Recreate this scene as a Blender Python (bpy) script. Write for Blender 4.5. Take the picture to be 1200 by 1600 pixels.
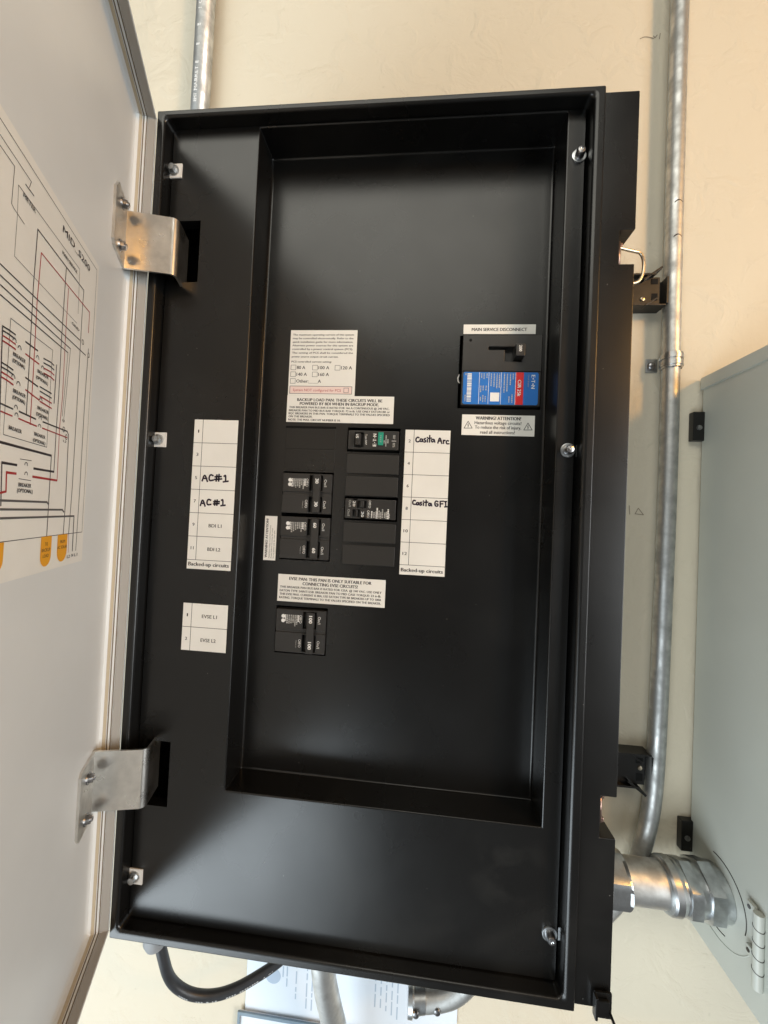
import bpy, bmesh, math, random
from mathutils import Vector, Matrix
random.seed(7)
S = 0.001                      # everything below is measured in millimetres
scene = bpy.context.scene
for o in list(bpy.data.objects): bpy.data.objects.remove(o)

# ------------------------------------------------------------------ camera
cam_d = bpy.data.cameras.new('camera'); cam = bpy.data.objects.new('camera', cam_d)
scene.collection.objects.link(cam); scene.camera = cam
RX = Vector((0.99479571, 0.09112974, 0.04557261))
RY = Vector((0.04354899, 0.02407345, -0.99876121))
RZ = Vector((-0.09211393, 0.99554801, 0.01997956))
CAM = Vector((301.016, -374.729, 447.058))
m = Matrix.Identity(4)
for i in range(3):
    m[i][0] = RX[i]; m[i][1] = -RY[i]; m[i][2] = -RZ[i]; m[i][3] = CAM[i]*S
cam.matrix_world = m
cam_d.sensor_fit = 'VERTICAL'; cam_d.sensor_height = 36.0; cam_d.sensor_width = 27.0
cam_d.lens = 36.0*590/1600
cam_d.clip_start = 0.01; cam_d.clip_end = 100

# ------------------------------------------------------------------ light
world = bpy.data.worlds.new('World'); scene.world = world; world.use_nodes = True
bg = world.node_tree.nodes['Background']
bg.inputs[0].default_value = (1.0, 0.98, 0.94, 1); bg.inputs[1].default_value = 0.11

def area(name, loc, target, sx, sy, radiance, color):
    l = bpy.data.lights.new(name, 'AREA'); l.shape = 'RECTANGLE'; l.size = sx; l.size_y = sy
    l.energy = radiance*sx*sy*math.pi; l.color = color
    o = bpy.data.objects.new(name, l); scene.collection.objects.link(o)
    o.location = loc
    o.rotation_euler = (Vector(target)-Vector(loc)).to_track_quat('-Z', 'Y').to_euler()
    return o
# bright daylight lying on the ground outside, low and to the left
area('daylight_from_ground', (-1.30, -1.72, -1.25), (0.1, 0.0, 0.2), 2.3, 1.9, 7.0, (0.84, 0.94, 1.0))
# open sky high in front
area('sky_opening', (-0.12, -1.7, 2.15), (0.2, 0.0, 0.6), 2.1, 1.1, 3.3, (1.0, 0.97, 0.86))
# warm light grazing the wall from the right
area('warm_lamp', (1.62, -1.02, 1.26), (0.62, 0.16, 0.66), 0.2, 0.2, 104.0, (1.0, 0.50, 0.11))

# added fill lamp at the right front, brightens the open door and stickers
fill_lamp = area('added_fill_right', (2.3, -1.7, 0.30), (-0.1, -0.25, 0.42), 1.2, 2.0, 1.5, (0.95, 0.99, 1.0)); fill_lamp.data.spread = math.radians(70)

scene.view_settings.view_transform = 'Standard'; scene.view_settings.look = 'None'
scene.view_settings.exposure = 0.0; scene.view_settings.gamma = 1.0

# ------------------------------------------------------------------ materials
def new_mat(name, color, rough=0.5, metal=0.0, spec=0.5, var=0.0, vscale=40, rvar=0.0, bump=0.0, bscale=900, coat=0.0, color2=None):
    mt = bpy.data.materials.new(name); mt.use_nodes = True
    nt = mt.node_tree; N = nt.nodes; L = nt.links; p = N['Principled BSDF']
    p.inputs['Base Color'].default_value = (*color, 1); p.inputs['Roughness'].default_value = rough
    p.inputs['Metallic'].default_value = metal; p.inputs['Specular IOR Level'].default_value = spec
    p.inputs['Coat Weight'].default_value = coat
    tc = N.new('ShaderNodeTexCoord')
    geo = N.new('ShaderNodeNewGeometry')
    if var or rvar:
        nz = N.new('ShaderNodeTexNoise'); nz.inputs['Scale'].default_value = vscale; nz.inputs['Detail'].default_value = 5
        L.new(geo.outputs['Position'], nz.inputs['Vector'])
        if var:
            mx = N.new('ShaderNodeMix'); mx.data_type = 'RGBA'
            c2 = color2 or tuple(c*(1-var) for c in color)
            c1 = color if color2 else tuple(min(1, c*(1+var*0.6)) for c in color)
            mx.inputs['A'].default_value = (*c1, 1); mx.inputs['B'].default_value = (*c2, 1)
            rp = N.new('ShaderNodeMapRange'); rp.inputs[1].default_value = 0.35; rp.inputs[2].default_value = 0.65
            L.new(nz.outputs['Fac'], rp.inputs[0]); L.new(rp.outputs[0], mx.inputs['Factor'])
            L.new(mx.outputs['Result'], p.inputs['Base Color'])
        if rvar:
            mr = N.new('ShaderNodeMapRange'); mr.inputs[1].default_value = 0.3; mr.inputs[2].default_value = 0.7
            mr.inputs[3].default_value = max(0.02, rough-rvar); mr.inputs[4].default_value = rough+rvar
            L.new(nz.outputs['Fac'], mr.inputs[0]); L.new(mr.outputs[0], p.inputs['Roughness'])
    if bump:
        n2 = N.new('ShaderNodeTexNoise'); n2.inputs['Scale'].default_value = bscale; n2.inputs['Detail'].default_value = 2
        L.new(geo.outputs['Position'], n2.inputs['Vector'])
        b = N.new('ShaderNodeBump'); b.inputs['Strength'].default_value = bump; b.inputs['Distance'].default_value = 0.0004
        L.new(n2.outputs['Fac'], b.inputs['Height']); L.new(b.outputs[0], p.inputs['Normal'])
    return mt
def dust_and_reflection(mt):
    """sparse dust specks, faint wiped smudges and one painted reflection on the dark paint"""
    N = mt.node_tree.nodes; L = mt.node_tree.links; p = N['Principled BSDF']
    geo = N.new('ShaderNodeNewGeometry')
    vo = N.new('ShaderNodeTexVoronoi'); vo.inputs['Scale'].default_value = 95; L.new(geo.outputs['Position'], vo.inputs['Vector'])
    near = N.new('ShaderNodeMapRange'); near.inputs[1].default_value = 0.05; near.inputs[2].default_value = 0.02; L.new(vo.outputs['Distance'], near.inputs[0])
    sep = N.new('ShaderNodeSeparateColor'); L.new(vo.outputs['Color'], sep.inputs[0])
    few = N.new('ShaderNodeMath'); few.operation = 'GREATER_THAN'; few.inputs[1].default_value = 0.86; L.new(sep.outputs[0], few.inputs[0])
    sp = N.new('ShaderNodeMath'); sp.operation = 'MULTIPLY'; L.new(near.outputs[0], sp.inputs[0]); L.new(few.outputs[0], sp.inputs[1])
    sm = N.new('ShaderNodeTexNoise'); sm.inputs['Scale'].default_value = 7; sm.inputs['Detail'].default_value = 6; sm.inputs['Distortion'].default_value = 1.2; L.new(geo.outputs['Position'], sm.inputs['Vector'])
    sr = N.new('ShaderNodeMapRange'); sr.inputs[1].default_value = 0.52; sr.inputs[2].default_value = 0.75; sr.inputs[4].default_value = 0.010; L.new(sm.outputs['Fac'], sr.inputs[0])
    dv = N.new('ShaderNodeVectorMath'); dv.operation = 'DISTANCE'; dv.inputs[1].default_value = (0.400, 0.014, 0.112); L.new(geo.outputs['Position'], dv.inputs[0])  # brownish reflection low on the cover, painted in as a lighter spot
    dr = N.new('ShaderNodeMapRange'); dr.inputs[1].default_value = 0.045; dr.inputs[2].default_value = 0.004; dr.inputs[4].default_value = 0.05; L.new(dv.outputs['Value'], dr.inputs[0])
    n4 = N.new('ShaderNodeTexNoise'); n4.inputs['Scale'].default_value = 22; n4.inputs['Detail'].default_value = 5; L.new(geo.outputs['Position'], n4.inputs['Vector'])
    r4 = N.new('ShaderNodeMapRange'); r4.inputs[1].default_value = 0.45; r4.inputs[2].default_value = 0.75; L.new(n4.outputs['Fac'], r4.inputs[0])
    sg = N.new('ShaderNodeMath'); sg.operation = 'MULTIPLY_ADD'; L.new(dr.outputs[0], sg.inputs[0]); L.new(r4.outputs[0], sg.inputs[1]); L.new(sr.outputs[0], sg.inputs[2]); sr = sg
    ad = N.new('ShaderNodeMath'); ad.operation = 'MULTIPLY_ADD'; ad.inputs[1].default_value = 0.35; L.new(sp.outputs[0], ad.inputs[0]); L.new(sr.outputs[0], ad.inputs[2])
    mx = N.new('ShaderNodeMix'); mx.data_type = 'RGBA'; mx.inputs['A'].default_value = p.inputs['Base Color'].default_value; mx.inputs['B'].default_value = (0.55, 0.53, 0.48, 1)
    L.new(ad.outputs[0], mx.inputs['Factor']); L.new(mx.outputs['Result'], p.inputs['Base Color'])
M = {}
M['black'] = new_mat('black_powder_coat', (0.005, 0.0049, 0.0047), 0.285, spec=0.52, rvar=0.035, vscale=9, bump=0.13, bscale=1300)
dust_and_reflection(M['black'])
M['plastic'] = new_mat('breaker_plastic', (0.026, 0.025, 0.024), 0.38, spec=0.5, rvar=0.06, vscale=120, bump=0.08, bscale=2500)
M['filler'] = new_mat('filler_plastic', (0.022, 0.021, 0.0195), 0.45, spec=0.5, bump=0.08, bscale=2500)
M['hole'] = new_mat('slot_black', (0.004, 0.004, 0.004), 0.7, spec=0.2)
M['paper'] = new_mat('sticker_white', (0.80, 0.79, 0.745), 0.55, spec=0.35, var=0.03, vscale=30)
M['ink'] = new_mat('ink_black', (0.03, 0.03, 0.032), 0.6, spec=0.3)
M['ink_soft'] = new_mat('ink_grey', (0.09, 0.085, 0.085), 0.6, spec=0.3)
M['marker'] = new_mat('marker_ink', (0.022, 0.013, 0.028), 0.5, spec=0.3)
M['ink_red'] = new_mat('ink_red', (0.42, 0.03, 0.03), 0.6, spec=0.3)
M['pink'] = new_mat('sticker_pink', (0.80, 0.64, 0.60), 0.55, spec=0.35)
M['ink_brown'] = new_mat('diagram_red', (0.36, 0.028, 0.03), 0.6, spec=0.3)
M['ink_line'] = new_mat('diagram_black', (0.035, 0.028, 0.032), 0.6, spec=0.3)
M['ink_lgrey'] = new_mat('diagram_grey', (0.10, 0.095, 0.095), 0.6, spec=0.3)
M['orange'] = new_mat('diagram_orange', (0.78, 0.36, 0.02), 0.55, spec=0.35)
M['white_print'] = new_mat('white_print', (0.80, 0.80, 0.78), 0.6, spec=0.3)
M['white_dim'] = new_mat('white_print_fine', (0.42, 0.42, 0.40), 0.6, spec=0.3)
M['blue'] = new_mat('label_blue', (0.018, 0.165, 0.55), 0.35, spec=0.5, var=0.06, vscale=60)
M['red'] = new_mat('label_red', (0.72, 0.022, 0.025), 0.35, spec=0.5)
M['green'] = new_mat('label_green', (0.012, 0.30, 0.20), 0.4, spec=0.5)
M['galv'] = new_mat('galvanised_steel', (0.60, 0.605, 0.59), 0.50, metal=1.0, var=0.26, vscale=60, rvar=0.10, bump=0.12, bscale=500)
M['zinc'] = new_mat('bright_zinc', (0.56, 0.58, 0.59), 0.36, metal=1.0, var=0.28, vscale=70, rvar=0.08, bump=0.12, bscale=350)
M['steel'] = new_mat('brushed_stainless', (0.74, 0.72, 0.68), 0.33, metal=1.0, var=0.20, vscale=48, rvar=0.07, bump=0.1, bscale=800)
M['bolt'] = new_mat('bolt_zinc', (0.40, 0.40, 0.41), 0.3, metal=1.0, var=0.3, vscale=300)
M['washer'] = new_mat('white_nylon', (0.72, 0.71, 0.68), 0.5, spec=0.4)
M['door'] = new_mat('door_grey_paint', (0.715, 0.735, 0.735), 0.42, spec=0.45, var=0.03, vscale=8, bump=0.08, bscale=1400)
M['gasket'] = new_mat('door_gasket', (0.20, 0.165, 0.125), 0.7, spec=0.3)
M['foam'] = new_mat('gasket_foam', (0.50, 0.43, 0.32), 0.75, spec=0.25)
M['lip_shade'] = new_mat('door_lip_shade', (0.36, 0.345, 0.32), 0.5, spec=0.4)  # shade on the door's outer lip, put into a darker colour
M['grey'] = new_mat('grey_box_paint', (0.52, 0.54, 0.49), 0.38, spec=0.5, var=0.07, vscale=5, rvar=0.05, bump=0.10, bscale=1200)
M['bronze'] = new_mat('bracket_dark', (0.034, 0.029, 0.023), 0.38, metal=0.3, spec=0.5, var=0.2, vscale=60)
M['latch'] = new_mat('latch_wire', (0.55, 0.47, 0.36), 0.3, metal=1.0)
M['copper'] = new_mat('latch_body', (0.36, 0.24, 0.20), 0.35, metal=0.9)
M['cable'] = new_mat('cable_jacket', (0.028, 0.03, 0.034), 0.42, spec=0.5, var=0.15, vscale=90)
M['cable_print'] = new_mat('cable_print', (0.45, 0.46, 0.46), 0.6)
M['sheet'] = new_mat('instruction_paper', (0.74, 0.80, 0.87), 0.6, spec=0.3)
M['sheet_ink'] = new_mat('instruction_ink', (0.44, 0.53, 0.64), 0.6, spec=0.3)
M['sleeve'] = new_mat('sleeve_edge', (0.20, 0.27, 0.33), 0.4, spec=0.5)
M['pencil'] = new_mat('pencil_line', (0.30, 0.25, 0.19), 0.7, spec=0.2)
M['gland'] = new_mat('gland_grey', (0.25, 0.26, 0.27), 0.5)

def wall_mat():
    mt = bpy.data.materials.new('cream_plaster'); mt.use_nodes = True
    nt = mt.node_tree; N = nt.nodes; L = nt.links; p = N['Principled BSDF']
    p.inputs['Roughness'].default_value = 0.62; p.inputs['Specular IOR Level'].default_value = 0.35
    geo = N.new('ShaderNodeNewGeometry')
    n1 = N.new('ShaderNodeTexNoise'); n1.inputs['Scale'].default_value = 3.0; n1.inputs['Detail'].default_value = 6
    L.new(geo.outputs['Position'], n1.inputs['Vector'])
    mx = N.new('ShaderNodeMix'); mx.data_type = 'RGBA'
    mx.inputs['A'].default_value = (0.675, 0.615, 0.49, 1); mx.inputs['B'].default_value = (0.64, 0.575, 0.45, 1)
    L.new(n1.outputs['Fac'], mx.inputs['Factor'])
    # small pits and scuffs
    n3 = N.new('ShaderNodeTexNoise'); n3.inputs['Scale'].default_value = 70; n3.inputs['Detail'].default_value = 3
    L.new(geo.outputs['Position'], n3.inputs['Vector'])
    r3 = N.new('ShaderNodeMapRange'); r3.inputs[1].default_value = 0.70; r3.inputs[2].default_value = 0.76; r3.inputs[3].default_value = 0; r3.inputs[4].default_value = 0.22
    L.new(n3.outputs['Fac'], r3.inputs[0])
    mx2 = N.new('ShaderNodeMix'); mx2.data_type = 'RGBA'; mx2.inputs['B'].default_value = (0.40, 0.34, 0.25, 1)
    L.new(mx.outputs['Result'], mx2.inputs['A']); L.new(r3.outputs[0], mx2.inputs['Factor'])
    L.new(mx2.outputs['Result'], p.inputs['Base Color'])
    # troweled relief: plateaus with crisp broken edges
    dn = N.new('ShaderNodeTexNoise'); dn.inputs['Scale'].default_value = 22; dn.inputs['Detail'].default_value = 4; dn.inputs['Roughness'].default_value = 0.55; dn.inputs['Distortion'].default_value = 0.9
    L.new(geo.outputs['Position'], dn.inputs['Vector'])
    r1 = N.new('ShaderNodeMapRange'); r1.inputs[1].default_value = 0.50; r1.inputs[2].default_value = 0.70
    L.new(dn.outputs['Fac'], r1.inputs[0])
    fn = N.new('ShaderNodeTexNoise'); fn.inputs['Scale'].default_value = 60; fn.inputs['Detail'].default_value = 5
    L.new(geo.outputs['Position'], fn.inputs['Vector'])
    ma = N.new('ShaderNodeMath'); ma.operation = 'MULTIPLY_ADD'; ma.inputs[1].default_value = 1.0
    L.new(fn.outputs['Fac'], ma.inputs[0]); L.new(r1.outputs[0], ma.inputs[2])
    b = N.new('ShaderNodeBump'); b.inputs['Strength'].default_value = 0.48; b.inputs['Distance'].default_value = 0.0020
    L.new(ma.outputs[0], b.inputs['Height']); L.new(b.outputs[0], p.inputs['Normal'])
    return mt
M['wall'] = wall_mat()

# ------------------------------------------------------------------ helpers
ORG = {}
def finish(name, bm, mats, parent=None, smooth=False, origin=None, angle=None):
    """link a bmesh given in world millimetres as ONE mesh object, origin at its centre"""
    if not isinstance(mats, (list, tuple)): mats = [mats]
    bmesh.ops.remove_doubles(bm, verts=bm.verts, dist=1e-5)
    if origin is None:
        lo = Vector((1e9,)*3); hi = Vector((-1e9,)*3)
        for v in bm.verts:
            for i in range(3): lo[i] = min(lo[i], v.co[i]); hi[i] = max(hi[i], v.co[i])
        origin = (lo+hi)/2
    origin = Vector(origin)
    for v in bm.verts: v.co = (v.co-origin)*S
    me = bpy.data.meshes.new(name); bm.normal_update()
    bm.to_mesh(me); bm.free()
    for k in mats: me.materials.append(M[k] if isinstance(k, str) else k)
    if smooth:
        for p in me.polygons: p.use_smooth = True
        if angle is not None: me.set_sharp_from_angle(angle=math.radians(angle))
    o = bpy.data.objects.new(name, me); scene.collection.objects.link(o)
    if smooth and angle is not None:
        wn = o.modifiers.new('weighted_normal', 'WEIGHTED_NORMAL'); wn.keep_sharp = True; wn.weight = 100
    ORG[o.name] = origin
    if parent:
        o.parent = parent; o.location = (origin-ORG[parent.name])*S
    else: o.location = origin*S
    return o
def thing(name, label, cat, loc, group=None):
    o = bpy.data.objects.new(name, None); scene.collection.objects.link(o)
    o.empty_display_size = 0.02; o.location = Vector(loc)*S; ORG[o.name] = Vector(loc)
    return tag(o, label, cat, group)
def tag(o, label, cat=None, group=None, kind=None):
    o['label'] = label
    if cat: o['category'] = cat
    if group: o['group'] = group
    if kind: o['kind'] = kind
    return o
def BM(): return bmesh.new()
def face(bm, pts, mi=0):
    f = bm.faces.new([bm.verts.new(Vector(p)) for p in pts]); f.material_index = mi; return f
def box(bm, x0, x1, y0, y1, z0, z1, bev=0.0, mi=0, seg=2):
    t = bmesh.new()
    bmesh.ops.create_cube(t, size=1)
    for v in t.verts:
        v.co = Vector((x0+(v.co.x+.5)*(x1-x0), y0+(v.co.y+.5)*(y1-y0), z0+(v.co.z+.5)*(z1-z0)))
    if bev: bmesh.ops.bevel(t, geom=list(t.edges), offset=bev, segments=seg, affect='EDGES', profile=0.5)
    merge(bm, t, mi)
def merge(bm, t, mi=0, mat=None):
    mp = {}
    for v in t.verts: mp[v] = bm.verts.new(mat @ v.co if mat else v.co)
    for f in t.faces:
        try:
            g = bm.faces.new([mp[v] for v in f.verts]); g.material_index = mi; g.smooth = f.smooth
        except ValueError: pass
    t.free()
def tube(bm, pts, r, n=16, mi=0, cap=True, closed=False):
    """swept round tube; r number or list"""
    pts = [Vector(p) for p in pts]; rings = []
    up = None
    for i, p in enumerate(pts):
        if closed: t = (pts[(i+1) % len(pts)]-pts[i-1]).normalized()
        else: t = ((pts[min(i+1, len(pts)-1)])-(pts[max(i-1, 0)])).normalized()
        if up is None:
            up = t.orthogonal().normalized()
        up = (up-t*up.dot(t)).normalized(); b = t.cross(up)
        rr = r[i] if isinstance(r, (list, tuple)) else r
        rings.append([bm.verts.new(p+(up*math.cos(2*math.pi*k/n)+b*math.sin(2*math.pi*k/n))*rr) for k in range(n)])
    rng = range(len(rings) if closed else len(rings)-1)
    for i in rng:
        a, c = rings[i], rings[(i+1) % len(rings)]
        for k in range(n):
            f = bm.faces.new([a[k], a[(k+1) % n], c[(k+1) % n], c[k]]); f.material_index = mi; f.smooth = True
    if cap and not closed:
        bm.faces.new(list(reversed(rings[0]))).material_index = mi; bm.faces.new(rings[-1]).material_index = mi
def lathe(bm, prof, origin, axis, n=24, mi=0, squash=None, hexa=None):
    """prof: list of (distance along axis, radius); hexa = set of indices drawn as hexagon"""
    o = Vector(origin); ax = Vector(axis).normalized()
    u = ax.orthogonal().normalized()
    if abs(ax.x) > .9: u = Vector((0, 0, 1))
    if abs(ax.y) > .9: u = Vector((1, 0, 0))
    if abs(ax.z) > .9: u = Vector((1, 0, 0))
    w = ax.cross(u); rings = []
    for i, (d, r) in enumerate(prof):
        ring = []
        for k in range(n):
            a = 2*math.pi*k/n; rr = r
            if hexa and i in hexa:
                s = (a % (math.pi/3))-math.pi/6; rr = min(r*math.cos(math.pi/6)/math.cos(s), r*0.97)
            ring.append(bm.verts.new(o+ax*d+(u*math.cos(a)+w*math.sin(a))*rr))
        rings.append(ring)
    for i in range(len(rings)-1):
        for k in range(n):
            f = bm.faces.new([rings[i][k], rings[i][(k+1) % n], rings[i+1][(k+1) % n], rings[i+1][k]]); f.material_index = mi
    bm.faces.new(list(reversed(rings[0]))).material_index = mi; bm.faces.new(rings[-1]).material_index = mi
def rr_loop(x0, x1, z0, z1, r, n=5):
    """rounded rectangle as (x,z) list, fixed count of points"""
    out = []
    for cx, cz, a0 in ((x1-r, z1-r, 0), (x0+r, z1-r, 90), (x0+r, z0+r, 180), (x1-r, z0+r, 270)):
        for k in range(n):
            a = math.radians(a0+90*k/(n-1)); out.append((cx+r*math.cos(a), cz+r*math.sin(a)))
    return out
def frame_sweep(bm, rect, prof, fac=(1, 1, 1, 1), mp=None, mi=0, close=False):
    """prof: (inset, depth, corner radius); mp maps (a,b,depth)->world"""
    mp = mp or (lambda a, b, d: (a, d, b))
    loops = []
    for ins, dep, r in prof:
        x0 = rect[0]+ins*fac[0]; x1 = rect[1]-ins*fac[1]; z0 = rect[2]+ins*fac[2]; z1 = rect[3]-ins*fac[3]
        loops.append([bm.verts.new(Vector(mp(a, b, dep))) for a, b in rr_loop(x0, x1, z0, z1, max(r, .01))])
    for i in range(len(loops)-1):
        n = len(loops[i])
        for k in range(n):
            f = bm.faces.new([loops[i][k], loops[i][(k+1) % n], loops[i+1][(k+1) % n], loops[i+1][k]]); f.material_index = mi
    if close: bm.faces.new(loops[-1]).material_index = mi
def plate_holes(bm, rect, holes, y, depth, mi=0):
    xs = sorted({rect[0], rect[1], *[h[0] for h in holes], *[h[1] for h in holes]})
    zs = sorted({rect[2], rect[3], *[h[2] for h in holes], *[h[3] for h in holes]})
    V = {}
    def v(x, yy, z):
        k = (x, yy, z)
        if k not in V: V[k] = bm.verts.new(Vector((x, yy, z)))
        return V[k]
    inh = lambda x, z: any(h[0] < x < h[1] and h[2] < z < h[3] for h in holes)
    for i in range(len(xs)-1):
        for j in range(len(zs)-1):
            if inh((xs[i]+xs[i+1])/2, (zs[j]+zs[j+1])/2): continue
            bm.faces.new([v(xs[i], y, zs[j]), v(xs[i+1], y, zs[j]), v(xs[i+1], y, zs[j+1]), v(xs[i], y, zs[j+1])]).material_index = mi
    n, k = len(xs)-1, len(zs)-1
    solid = lambda i, j: 0 <= i < n and 0 <= j < k and not inh((xs[i]+xs[i+1])/2, (zs[j]+zs[j+1])/2)
    for i in range(n):
        for j in range(k):
            if not solid(i, j): continue
            for di, dj, p, q in ((-1, 0, (0, 0), (0, 1)), (1, 0, (1, 1), (1, 0)), (0, -1, (1, 0), (0, 0)), (0, 1, (0, 1), (1, 1))):
                if solid(i+di, j+dj): continue
                a, b = (xs[i+p[0]], zs[j+p[1]]), (xs[i+q[0]], zs[j+q[1]])
                bm.faces.new([v(a[0], y, a[1]), v(a[0], y+depth, a[1]), v(b[0], y+depth, b[1]), v(b[0], y, b[1])]).material_index = mi
def soften(bm, off, seg=2):
    bmesh.ops.dissolve_limit(bm, angle_limit=math.radians(2), verts=list(bm.verts), edges=list(bm.edges))
    bmesh.ops.recalc_face_normals(bm, faces=bm.faces)
    es = [e for e in bm.edges if len(e.link_faces) == 2 and e.calc_face_angle(0) > .5]
    bmesh.ops.bevel(bm, geom=es, offset=off, segments=seg, affect='EDGES', profile=.5)

# --- flat print ---------------------------------------------------------
_glyph = {}
def text_mesh(s, bold=0.0):
    k = (s, bold)
    if k not in _glyph:
        cu = bpy.data.curves.new('t', 'FONT'); cu.body = s; cu.size = 1; cu.resolution_u = 2; cu.offset = bold; cu.fill_mode = 'FRONT'
        ob = bpy.data.objects.new('t', cu); scene.collection.objects.link(ob)
        dg = bpy.context.evaluated_depsgraph_get(); dg.update()
        me = bpy.data.meshes.new_from_object(ob.evaluated_get(dg))
        vs = [v.co.copy() for v in me.vertices]; fs = [list(p.vertices) for p in me.polygons]
        bpy.data.objects.remove(ob); bpy.data.curves.remove(cu); bpy.data.meshes.remove(me)
        x0 = min(v.x for v in vs); x1 = max(v.x for v in vs)
        _glyph[k] = (vs, fs, x0, x1)
    return _glyph[k]
CAP = None
def put_text(bm, s, a0, a1, b, h, mp, mi=0, bold=0.0, rot=0):
    """text between a0..a1 along the reading direction, centred on b across it; mp maps (a,b)->world"""
    global CAP
    if CAP is None:
        vs = text_mesh('H')[0]; CAP = max(v.y for v in vs)-min(v.y for v in vs)
    vs, fs, x0, x1 = text_mesh(s)
    sx = (a1-a0)/(x1-x0); sy = h/CAP
    for dx in ((0, ) if not bold else (-bold*h, bold*h)):
        nv = [bm.verts.new(Vector(mp(a0+(v.x-x0)*sx+dx, b-h/2+v.y*sy))) for v in vs]
        if dx > 0:
            for q_ in nv: q_.co.y -= .006
        for f in fs:
            try: bm.faces.new([nv[i] for i in f]).material_index = mi
            except ValueError: pass
def stroke(bm, pts, w, mp, mi=0, caps=True):
    """ribbon along 2-D points"""
    pts = [Vector(p) for p in pts]
    for i in range(len(pts)-1):
        a, b = pts[i], pts[i+1]
        d = (b-a)
        if d.length < 1e-6: continue
        t = d.normalized(); n = Vector((-t.y, t.x))*w/2
        if not caps or True: a = a-t*w*.3; b = b+t*w*.3
        face(bm, [mp(*(a+n), i), mp(*(a-n), i), mp(*(b-n), i), mp(*(b+n), i)], mi)
def smooth_pts(pts, it=2):
    pts = [Vector(p) for p in pts]
    if len(pts) < 3: return pts
    for _ in range(it):
        q = [pts[0]]
        for i in range(len(pts)-1):
            q += [pts[i]*.75+pts[i+1]*.25, pts[i]*.25+pts[i+1]*.75]
        q.append(pts[-1]); pts = q
    return pts

# =================================================================== WALL
YW = 158.0
WK = 533.0/555.0                # positions on the wall were measured for a wall 22 mm deeper
wx = lambda x: 301.0+(x-301.0)*WK
wz = lambda z: 447.0+(z-447.0)*WK
bm = BM(); face(bm, [(-3000, YW, -2200), (4000, YW, -2200), (4000, YW, 3200), (-3000, YW, 3200)])
wall = finish('wall', bm, 'wall', origin=(300, YW, 0)); wall['kind'] = 'structure'
bm = BM()
wm = lambda a, b, i=0: (wx(a), YW-.3-.01*i, wz(b))
for st in ([(592, 482), (593, 470)], [(604, 479), (600, 471), (611, 470), (604, 479)]): stroke(bm, st, 1.0, wm)
finish('pencil_mark', bm, 'pencil', wall)
bm = BM()
for st in (smooth_pts([(586, 1150), (592, 1153), (600, 1151), (604, 1149)]), [(604, 1153), (606, 1150), (609, 1154)], [(613, 1156), (612, 1148)]): stroke(bm, st, 1.2, wm)
finish('pencil_mark', bm, 'pencil', wall)

# =================================================================== ELECTRICAL PANEL
W, H = 464.4, 878.4
K, F = 14.0, 50.2
panel = thing('electrical_panel', 'black metal electrical panel on the cream wall, its pale door swung open', 'electrical panel', (232, YW, 0))
# body with rolled rim
bm = BM()
frame_sweep(bm, (0, W, 0, H), [(0, YW, 1), (0, 1.6, 1), (.2, .7, 1), (.6, .15, 1.2), (1.1, 0, 1.5), (1.4, 0, 1.5), (5.6, 0, 4.2), (5.9, 0, 4.3), (6.9, .2, 4.8), (7.8, .65, 5.2), (8.5, 1.4, 5.6), (8.9, 2.4, 6), (9, 3.6, 6), (9, 34, 6)], fac=(1.0, 1.15, 1.0, .78))
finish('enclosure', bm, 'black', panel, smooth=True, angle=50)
# inner cover (dead front) with recess and slots
RX0, RX1, RZ0, RZ1 = 109.4, 434.4, 153.2, 869.4
CX0, CX1, CZ0, CZ1 = 10.5, 451.3, 10.5, 870.8
slots = [(20, 47.5, 698.5, 767.5), (20, 46.5, 129, 198)]
bm = BM(); plate_holes(bm, (CX0, CX1, CZ0, CZ1), [(RX0, RX1, RZ0, RZ1)]+slots, K, 12.0)
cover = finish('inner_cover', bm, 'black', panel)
bm = BM()
frame_sweep(bm, (RX0, RX1, RZ0, RZ1), [(-.9, K-.35, .3), (-.2, K-.30, .5), (.5, K+.1, .6), (.8, K+.9, .7), (.8, F-2.2, .7), (1.1, F-.9, .9), (2.0, F-.15, 1.2), (3.2, F+.0, 1.5)])
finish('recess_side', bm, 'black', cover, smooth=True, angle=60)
cuts = [(142.6, 202.0, 396.0, 498.0), (142.2, 202.6, 289.0, 343.0), (215.8, 276.2, 522.8, 550.8), (215.8, 276.8, 444.8, 472.0), (338.4, 428.2, 575.0, 657.2)]
bm = BM(); plate_holes(bm, (RX0+3.2, RX1-3.2, RZ0+3.2, RZ1-3.2), cuts, F, 16)
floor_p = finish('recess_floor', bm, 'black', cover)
bm = BM(); box(bm, RX0+2, RX1-2, F+34, F+36, RZ0, RZ1); finish('back_pan', bm, 'hole', cover)
# knockout blanks in the recess
for z0, z1 in ((498.0, 519.8), (472.8, 494.8), (420.2, 442.0), (394.6, 416.6)):
    bm = BM(); box(bm, 216.4, 276.0, F-1.6, F+1, z0, z1, .7); finish('blank_filler', bm, 'filler', panel, smooth=True, angle=40)
for z0, z1 in ((524.8, 548.0), (500.2, 523.4)):
    bm = BM(); box(bm, 143.4, 202, F-.5, F+.5, z0, z1, .2); finish('blank_filler', bm, 'black', panel)
bm = BM(); box(bm, 142.6, 202.2, F-.35, F+.5, 548.6, 551); finish('slit', bm, 'hole', panel)
bm = BM()
for st in (smooth_pts([(340.2, 612.6), (338.6, 609), (339.4, 604.6), (341, 603.4)]),): stroke(bm, st, 1.1, lambda a, b, i=0: (a-1, F-.3-.01*i, b))
finish('white_clip', bm, 'washer', panel)

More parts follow.
